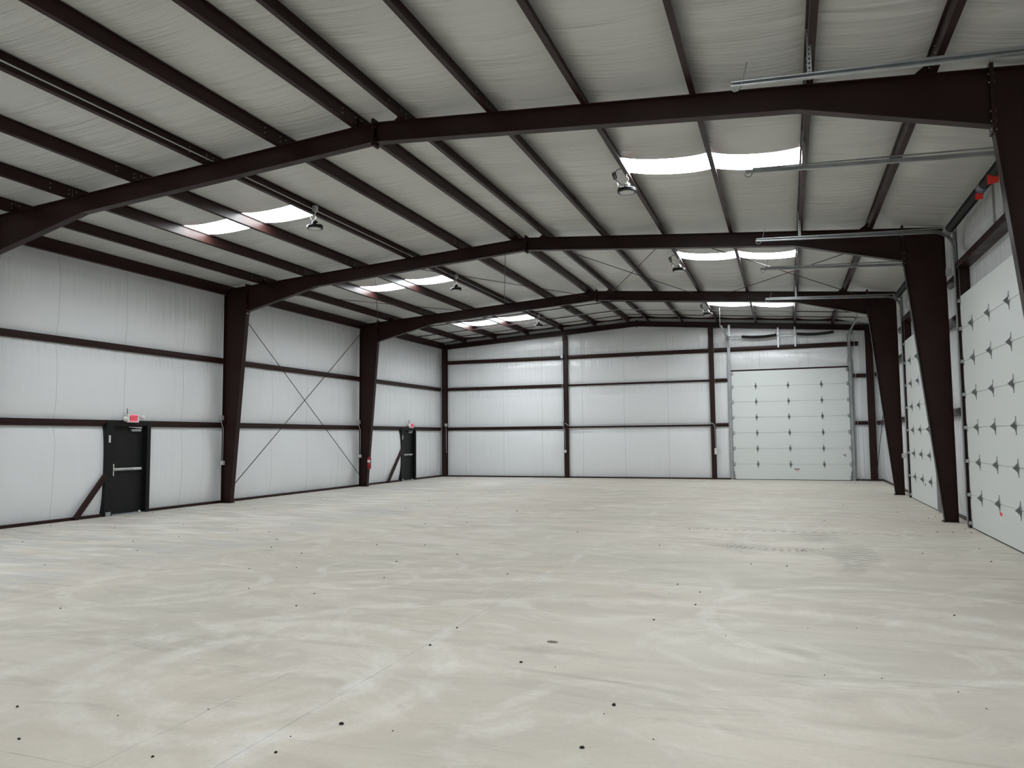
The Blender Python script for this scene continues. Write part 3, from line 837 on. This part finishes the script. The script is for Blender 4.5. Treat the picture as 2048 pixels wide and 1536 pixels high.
kx=PUR_R[4]; hc=3.06-kx
ht=zt(kx)+.19
door_track('galvanised track hanging across the top of the photo, in front of the first frame',(3.06,8.91,0),(0,1,0),hp,1,hc,ht)
door_track('galvanised track of the first overhead door, near edge, partly behind the first column',(3.06,DR[0][0],0),(0,1,0),hp,-1,hc,ht)
door_track('galvanised track of the first overhead door, far edge, curving beside the middle column',(3.06,DR[0][1],0),(0,1,0),hp,1,hc,ht)
door_track('galvanised track of the second overhead door, near edge, behind the middle column',(3.06,DR[1][0],0),(0,1,0),hp,-1,hc,ht)
door_track('galvanised track of the second overhead door, far edge, curving beside the far column',(3.06,DR[1][1],0),(0,1,0),hp,1,hc,ht)
door_track('galvanised track of the end wall door, on the post side',(-2.14,YE-.05,0),(1,0,0),(0,-1,0),-1,strap=False,length=3.55,rise=.08,hang2=[((3.45,5.68),(3.45,zt(-2.2)+.05))])
door_track('galvanised track of the end wall door, on the corner side',(2.18,YE-.05,0),(1,0,0),(0,-1,0),1,strap=False,length=3.55,rise=.08,hang2=[((3.45,5.68),(3.45,zt(2.2)-.03)),((3.0,5.68),(3.5,zt(2.2)-.03))])

# torsion springs above the doors
def spring(c0,c1,axis_pt,u,r,parent,sag=0):
    mb=MB(); L=c1-c0; N=int(L/.03); n=14
    u=Vector(u); up=Vector((0,0,1)); w=u.cross(up); path=[]; rs=[]
    for i in range(2*N+1):
        s=i/(2*N); path.append(Vector(axis_pt)+u*(c0+L*s)+up*(-sag*math.sin(PI*s))); rs.append(r*(1.05 if i%2 else .93))
    rs[0]=rs[-1]=r*.6
    mb.tube(path,rs,n); return mb.build('torsion_spring',M['spring'],parent)
def spring_set(label,org,u,n,W,zs,r,segs,pads,tags,wrap=None,sag=0,off=.10,strut=(4.87,5.5),sn=.02):
    org=Vector(org); u=Vector(u); n=Vector(n); z=Vector((0,0,1))
    t=thing('spring_assembly',label,'door spring',org+u*W/2+z*zs,'torsion spring assemblies')
    ax=org+n*off+z*zs
    MB().tube([ax+u*-.2,ax+u*(W+.2)],.014,10).build('shaft',M['galv'],t)
    for a,c in segs: spring(a,c,ax,u,r,t,sag)
    for a in (-.10,W+.10):
        mb=MB(); q=ax+u*a; U='X' if abs(u.x)>.5 else 'Y'
        mb.lathe([(.05,-.05),(.085,-.045),(.085,-.03),(.065,-.02),(.065,.03),(.09,.04),(.09,.055),(.04,.06)],q,U,18); mb.build('cable_drum',M['galv'],t)
        mb=MB().bar(q+u*.09-n*(off-.0)-z*.12,q+u*.09-n*(off-.0)+z*.12,.09,.008,tuple(n)); mb.build('bearing_plate',M['galv'],t)
    for a in pads:
        mb=MB(); q=org+u*a+n*.0
        mb.hexa([q-u*.03+z*strut[0]+n*sn,q+u*.03+z*strut[0]+n*sn,q+u*.03+z*strut[0]+n*(sn+.025),q-u*.03+z*strut[0]+n*(sn+.025),
                 q-u*.03+z*strut[1]+n*sn,q+u*.03+z*strut[1]+n*sn,q+u*.03+z*strut[1]+n*(sn+.025),q-u*.03+z*strut[1]+n*(sn+.025)])
        mb.bar(q+z*zs+n*(sn+.025),q+z*zs+n*(off+.02),.05,.05)
        mb.build('anchor_strut',M['galv'],t)
    for a,dz,s in tags:
        q=ax+u*a+n*.03+z*dz
        e=(n*.85+u*-.5).normalized()*s*.5; k=e.cross(z).normalized()*.003
        mb=MB().hexa([q-e-z*s,q+e-z*s,q+e-z*s+k,q-e-z*s+k,q-e,q+e,q+e+k,q-e+k])
        mb.build('warning_tag',M['tagred'],t)
    if wrap:
        a=wrap; mb=MB().tube([ax+u*(a-.14),ax+u*a,ax+u*(a+.14)],[r*.8,r*1.12,r*.75],9); mb.build('plastic_wrap',M['wrap'],t)
    return t
spring_set('black torsion springs on a shaft above the first overhead door, with two red tags',(3.06,DR[0][1],0),(0,-1,0),(-1,0,0),DR[0][1]-DR[0][0],5.62,.078,
   [(.16,2.45),(2.80,4.10)],[2.85,3.4],[(2.58,-.06,.11),(3.42,-.03,.15)],2.62,off=.13,strut=(4.995,5.72))
spring_set('black torsion springs on a shaft above the second overhead door',(3.06,DR[1][1],0),(0,-1,0),(-1,0,0),DR[0][1]-DR[0][0],5.62,.078,
   [(.16,1.95),(2.3,4.0)],[2.05,2.2],[],None,off=.13,strut=(4.995,5.72))
spring_set('drooping black torsion springs on a thin shaft above the end wall door',(-2.14,YE-.03,0),(1,0,0),(0,-1,0),4.32,5.70,.058,
   [(.46,1.78),(2.52,3.86)],[1.83,2.46],[(1.76,.10,.05)],None,sag=.05,off=.22,strut=(5.22,6.0),sn=.10)
# lift cable / chain beside the end door
tag(MB().tube([(2.42,31.45,5.6),(2.43,31.45,.01)],.008,6).build('chain_hoist',M['galv']),'thin grey hand chain hanging beside the end wall door','chain')
tag(MB().box(-2.21,-2.12,31.48,31.54,5.75,6.22).build('steel_bracket',M['galv']),'pale upright bracket above the end door drum, post side','bracket')

# ------------------------------------------------------------------ high bay lights
def high_bay(x,y,left,label):
    zt_=zt(x)+.0; zb=6.115 if left else 6.04
    t=thing('high_bay_light',label,'light',(x,y,zb),'high bay lights')
    MB().lathe([(.075,.05),(.08,.046),(.155,.043),(.168,.03),(.168,-.012),(.16,-.02),(.13,-.02)],(x,y,zb),'Z',28).build('housing',M['lamp'],t)
    mb=MB()
    for k in range(20):
        a=2*PI*k/20; c,s=math.cos(a),math.sin(a)
        mb.bar((x+c*.07,y+s*.07,zb+.055),(x+c*.158,y+s*.158,zb+.05),.006,.022)
    mb.build('heat_fin',M['lamp'],t)
    MB().lathe([(.128,-.0205),(.128,-.024),(.05,-.026),(.03,-.034),(.0,-.036)],(x,y,zb),'Z',28).build('lens',M['lens'],t,smooth=True)
    MB().lathe([(.062,.045),(.062,.125),(.045,.14),(.018,.145),(.018,.17),(.0,.17)],(x,y,zb),'Z',16).build('driver',M['lamp'] if left else M['chrome'],t)
    z0=zb+.17
    MB().tube([(x,y,z0),(x+.03,y,z0+.03),(x+.025,y,z0+.07),(x,y,z0+.09),(x,y,zt_+.01)],.008,6).build('hook',M['chrome'],t)
    if left:
        p=[(x+.05,y,zb+.13),(x-.06,y-.03,zb+.16),(x-.10,y-.02,zb+.24),(x-.05,y,zb+.30),(x-.01,y,zb+.26),(x+.02,y,zb+.33),(x+.04,y,zt_+.08)]
        MB().tube(p,.009,6).build('power_cord',M['white'],t)
        MB().box(x-.03,x+.05,y-.06,y+.04,zt_+.03,zt_+.15).build('outlet_box',M['box'],t)
    else:
        p=[(x-.05,y,zb+.10),(x-.11,y,zb+.15),(x-.17,y,zb+.20)]
        q=[(x-.19,y,zb+.23)]
        for k in range(40):
            a=k/40*2*PI*4; q.append((x-.205-.032*math.cos(a)-.012*math.sin(3*a)-k*.0006,y+.02*math.sin(a),zb+.27+.05*math.sin(a)+k*.002))
        q+=[(x-.20,y,zb+.37),(x-.16,y,zb+.415),(x-.09,y,zb+.42),(x-.01,y,zb+.37)]
        MB().tube(p+q,.007,5).build('power_cord',M['rubber'],t)
        MB().lathe([(.0,0),(.026,.01),(.03,.05),(.012,.085),(0,.09)],(x-.175,y,zb+.10),'Z',10).build('plug',M['white'],t,smooth=True)
    return t
for x,y,l,s in ((-9.115,13.08,1,'with white cord, third purlin, two bays from the end wall'),(-9.115,20.14,1,'with white cord, third purlin, one bay from the end wall'),(-9.115,27.98,1,'with white cord, in the bay against the end wall'),
              (-2.585,12.99,0,'with coiled black cord, under the large nearer skylight pair'),(-2.585,19.74,0,'with coiled black cord, one bay from the end wall'),(-2.585,27.33,0,'with black cord, in the overhead-door half of the last bay')):
    high_bay(x,y,l,'round black high bay light '+s)

# ------------------------------------------------------------------ conduits, boxes
def conduit(pts,label,r=.013): return tag(MB().tube(pts,r,8).build('conduit',M['conduit'],smooth=True),label,'conduit','wiring conduits')
def ubox(c,sz,label,mat='box',name='junction_box',kid=True):
    x,y,z=c; a,b,d=sz
    t=thing(name,label,'electrical box',(x,y,z),'electrical boxes')
    MB().box(x-a/2,x+a/2,y-b/2,y+b/2,z-d/2,z+d/2).build('box_body',M['box'],t,bevel=.004)
    if kid:
        if a<b: MB().box(x+a/2,x+a/2+.006,y-b*.42,y+b*.42,z-d*.42,z+d*.42).build('cover_plate',M[mat],t)
        else: MB().box(x-a*.42,x+a*.42,y-b/2-.006,y-b/2,z-d*.42,z+d*.42).build('cover_plate',M[mat],t)
    return t
def col_outlet(Y,nm):
    y=Y-.115; x=XL+.03
    ubox((x-.02,y,2.38),(.10,.10,.13),'grey junction box on the girt beside the %s exit-side column'%nm)
    conduit([(x-.01,y,2.31),(x+.0,y,2.2),(x+.05,y+.0,2.08),(x+.055,y,2.0),(x+.05,y,1.18)],'bent grey conduit down the edge of the %s exit-side column'%nm)
    ubox((x+.05,y,1.12),(.11,.07,.12),'grey outlet box waist high on the %s exit-side column'%nm,'outlet','outlet_box')
col_outlet(FR[1],'middle'); col_outlet(FR[2],'far')
yc=31.52
ubox((-14.79,yc,2.36),(.11,.07,.13),'grey junction box high on the far corner post')
conduit([(-14.78,yc,2.29),(-14.78,yc,1.3),(-14.76,yc,1.1)],'straight grey conduit down the far corner post',.011)
ubox((-9.21,yc,5.26),(.10,.08,.13),'grey junction box near the top of the middle end wall post')
conduit([(-9.21,yc,5.19),(-9.215,yc,2.45)],'long vertical grey conduit on the middle end wall post',.011)
ubox((-9.22,yc,2.37),(.11,.08,.13),'grey junction box at girt height on the middle end wall post')
conduit([(-9.21,yc,2.30),(-9.2,yc,2.2),(-9.12,yc,2.06),(-9.11,yc,1.95),(-9.11,yc,1.2)],'bent grey conduit running down the middle end wall post',.012)
ubox((-9.11,yc,1.14),(.10,.07,.12),'grey outlet box waist high on the middle end wall post','outlet','outlet_box')
pts=[(-9.17,yc,2.33),(-9.08,yc,2.35),(-9.0,yc,2.27),(-8.9,yc,2.265),(-3.0,yc,2.275)]
for k in range(1,7):
    a=PI/2*k/6; pts.append((-3.0+.17*math.sin(a),yc,2.105+.17*math.cos(a)))
pts+= [(-2.82,yc,1.25)]
conduit(pts,'long grey conduit along the end wall girt, turning down at the door-side post',.013)
ubox((-2.80,yc,1.13),(.13,.08,.26),'grey switch box on the post beside the far overhead door','outlet','switch_box')
ubox((3.04,FR[2]-.12,1.13),(.12,.07,.13),'pale outlet box low on the far tapered column by the overhead doors','outlet','outlet_box')
ubox((3.06,FR[1]-.12,4.98),(.10,.08,.14),'grey box high on the middle tapered column by the overhead doors')
conduit([(PUR_L[2]+.03,2.9,zt(PUR_L[2])+.075),(PUR_L[2]+.03,30.6,zt(PUR_L[2])+.075)],'straight silver conduit running along the third purlin for the lights',.012)
xq=PUR_L[2]+.03
pts=[(xq,28.05,zt(xq)+.07),(xq+.4,28.1,zt(xq)+.02)]
for k in range(1,12):
    x=xq+.4+(-2.8-xq-.4)*k/11; pts.append((x,28.2,zt(x)-.035))
conduit(pts,'slim silver conduit crossing the last bay between the two light rows',.012)
tag(MB().tube([(-6.0,31.58,5.16),(-5.97,31.55,5.08),(-5.91,31.54,5.06),(-5.85,31.55,5.08),(-5.80,31.58,5.17)],.009,6).build('cable_loop',M['rubber']),'small dark cable loop hanging from the top end wall girt','cable')

# ------------------------------------------------------------------ fire extinguisher
x,y,z=-14.605,FR[2]-.10,.65
t=thing('fire_extinguisher','red fire extinguisher hung on the far exit-side column','fire extinguisher',(x,y,z))
MB().lathe([(.05,0),(.068,.012),(.068,.36),(.05,.41),(.028,.43),(.028,.45)],(x,y,z),'Z',20).build('cylinder',M['extred'],t,smooth=True)
MB().lathe([(.0695,.24),(.0695,.33)],(x,y,z),'Z',20).build('label_band',M['paper'],t)
MB().box(x+.03,x+.0705,y-.06,y-.0,z+.185,z+.2).build('label_strip',M['paper'],t)
MB().box(x-.025,x+.025,y-.025,y+.025,z+.44,z+.475).bar((x-.01,y,z+.48),(x+.09,y-.02,z+.51),.02,.012).bar((x-.01,y,z+.49),(x+.07,y-.02,z+.56),.02,.012).build('valve_handle',M['rubber'],t)
MB().tube([(x+.02,y-.02,z+.46),(x+.08,y-.03,z+.42),(x+.085,y-.03,z+.3),(x+.075,y-.03,z+.16)],.012,8).build('hose',M['rubber'],t)
MB().box(x-.13,x-.06,y-.03,y+.03,z+.02,z+.44).build('wall_bracket',M['black'],t)

# ------------------------------------------------------------------ pebbles on the floor
PEB=[(-14.61,11.7),(-12.73,9.68),(-12.89,11.75),(-11.92,12.58),(-10.23,12.2),(-10.54,11.03),(-9.42,12.15),(-9.77,13.32),(-9.88,9.48),(-10.05,8.01),(-8.03,10.42),(-7.15,10.01),(-7.01,8.64),(-6.44,8.91),(-6.1,7.53),(-5.18,7.51),(-4.99,6.92),(-7.31,6.05),(-4.92,3.81),(-4.15,3.91),(-4.39,3.43),(-3.44,3.5),(-2.83,3.77),(-2.71,4.25),(-3.68,4.19),(-2.89,3.99),(-10.85,10.3),(-8.58,11.27),(-14.51,13.09),(-6.17,17.11),(-3.84,17.16),(-6.39,14.62),(-7.1,14.1),(-6.51,11.18),(-5.72,11.36),(-4.81,10.63),(-5.37,9.77),(-4.91,8.62),(-3.77,13.7),(-2.07,12.43),(-3.51,9.32),(-1.38,8.76),(-3.0,6.61),(-2.98,6.01),(-1.34,7.48),(-2.09,5.8),(-1.2,5.11),(-1.23,4.39),(-1.23,4.94),(-0.87,4.64),(-1.8,5.77),(-2.36,4.26),(2.17,19.13),(2.6,17.92),(2.79,18.35),(-1.87,14.68),(0.06,12.46),(0.37,12.76),(-0.61,11.0),(-0.15,10.98),(1.71,12.7),(2.58,13.42),(2.46,12.16),(2.9,15.53),(2.36,15.47),(2.6,15.47),(-1.04,8.26),(-1.06,8.91),(-0.65,7.11),(0.03,7.59),(0.44,7.74),(1.36,8.55),(0.11,6.21),(0.49,6.26),(0.94,6.11),(1.04,5.81),(2.9,16.04),(2.9,17.63),(-1.36,9.29),(-14.64,14.43),(-14.59,15.23),(-12.9,16.01),(-13.09,19.16),(-10.23,17.55),(-9.15,17.1),(-9.52,19.16),(-7.9,17.43),(-9.1,22.61),(-8.87,22.12),(-6.21,17.19),(-6.72,20.68),(-5.48,22.98),(-5.21,24.77),(-3.73,22.92),(-0.07,20.61),(1.16,20.74),(0.56,16.89),(-6.21,18.18),(1.77,25.68)]
BIG={(-2.71, 4.25): 0.014, (-1.2, 5.11): 0.015, (-1.23, 4.39): 0.013, (-2.09, 5.8): 0.012, (-2.98, 6.01): 0.011, (-3.0, 6.61): 0.01, (-1.34, 7.48): 0.01, (-1.04, 8.26): 0.01, (-0.15, 10.98): 0.011, (2.46, 12.16): 0.012}
SMALL={(-2.89, 3.99), (-0.65, 7.11), (-0.87, 4.64), (0.94, 6.11), (0.44, 7.74), (1.04, 5.81), (-3.68, 4.19), (-1.38, 8.76), (0.49, 6.26), (-4.15, 3.91), (-2.36, 4.26), (0.03, 7.59), (-1.8, 5.77), (-1.23, 4.94), (0.11, 6.21)}
protos=[]
for k in range(4):
    rr=random.Random(k); mb=MB(); prof=[(0,0),(.75,.08),(1.0,.5),(.8,1.0),(.35,1.35),(0,1.4)]
    n=9; vs=[];fs=[]
    for r_,h_ in prof:
        for j in range(n):
            a=2*PI*j/n; q=r_*(.8+.4*rr.random()); vs.append((q*math.cos(a)*1.15,q*math.sin(a)*.9,h_*.75))
    for i in range(len(prof)-1):
        for j in range(n): fs.append((i*n+j,i*n+(j+1)%n,(i+1)*n+(j+1)%n,(i+1)*n+j))
    mb.add(vs,fs); protos.append(mb.build('pebble',M['pebble'],smooth=True))
def zone(x,y):
    if y>16.5: return 'tiny dark pebble on the far stretch of floor toward the end wall','pebbles on the far floor'
    if x<-6.0: return 'tiny dark pebble on the exit-door half of the floor','pebbles on the exit-door half'
    if x>-3.02 and y>8.6: return 'tiny dark pebble on the floor out in front of the overhead doors','pebbles before the overhead doors'
    return 'tiny dark pebble on the open floor low in the photo','pebbles on the near floor'
order=sorted(BIG,key=lambda q:q[1])
words=['lowest','second lowest','third lowest','fourth lowest','fifth lowest','sixth lowest','seventh lowest','eighth lowest','ninth lowest','tenth lowest']
for k,(x,y) in enumerate(PEB):
    o=protos[k%4] if k<4 else protos[k%4].copy()
    if k>=4: COL.objects.link(o)
    s=BIG.get((x,y)) or (.0052 if (x,y) in SMALL else .0085+.0022*random.random())
    if y>9 and (x,y) not in BIG: s*=1.15
    o.location=W((x,y,-.0005)); o.scale=(s,s,s); o.rotation_euler=(0,0,random.random()*6)
    if (x,y) in BIG:
        tag(o,'larger black pebble on the floor, %s in the photo of the ten largest'%words[order.index((x,y))],'pebble','larger pebbles on the floor')
    else:
        l,gr=zone(x,y); tag(o,l,'pebble',gr)
mb=MB(); vs=[];n=14
for r_,h_ in ((0,0),(1,.0),(.95,.35),(.5,.8),(0,.9)):
    for j in range(n):
        a=2*PI*j/n; vs.append((-2.03+.05*r_*math.cos(a),6.44+.032*r_*math.sin(a),.010*h_))
fs=[(i*n+j,i*n+(j+1)%n,(i+1)*n+(j+1)%n,(i+1)*n+j) for i in range(4) for j in range(n)]
mb.add(vs,fs); tag(mb.build('flat_scrap',M['scrap'],smooth=True),'flat oval dark scrap lying alone on the near concrete','scrap')

# ------------------------------------------------------------------ light, world, camera
w=bpy.data.worlds.new('daylight'); SC.world=w; w.use_nodes=True
bg=w.node_tree.nodes['Background']; bg.inputs['Color'].default_value=(.80,.87,.95,1); bg.inputs['Strength'].default_value=1.0

f,yaw,pit,rol,hh=1491.537,math.radians(20.19363),math.radians(4.13044),math.radians(-.52907),1.74339
cy,sy,cp,sp,cr,sr=math.cos(yaw),math.sin(yaw),math.cos(pit),math.sin(pit),math.cos(rol),math.sin(rol)
F=Vector((-sy*cp,cy*cp,sp)); RT=Vector((cy,sy,0)); UP=RT.cross(F)
R2=RT*cr+UP*sr; U2=-RT*sr+UP*cr
cd=bpy.data.cameras.new('camera'); cam=bpy.data.objects.new('camera',cd); COL.objects.link(cam)
cd.sensor_fit='HORIZONTAL'; cd.sensor_width=36; cd.lens=f/2048*36; cd.clip_end=200; cd.clip_start=.05
m4=Matrix(((R2.x,U2.x,-F.x,0),(R2.y,U2.y,-F.y,0),(R2.z,U2.z,-F.z,hh),(0,0,0,1)))
cam.matrix_world=m4
SC.camera=cam
vs_=SC.view_settings; SC.display_settings.display_device='sRGB'
vs_.view_transform='Standard'; vs_.look='None'; vs_.exposure=0.0; vs_.gamma=1; vs_.use_curve_mapping=False
cy_=SC.cycles
cy_.use_denoising=True; cy_.max_bounces=7; cy_.diffuse_bounces=4; cy_.glossy_bounces=3; cy_.caustics_reflective=False; cy_.caustics_refractive=False
cy_.sample_clamp_indirect=6; cy_.use_adaptive_sampling=True; cy_.adaptive_threshold=.05
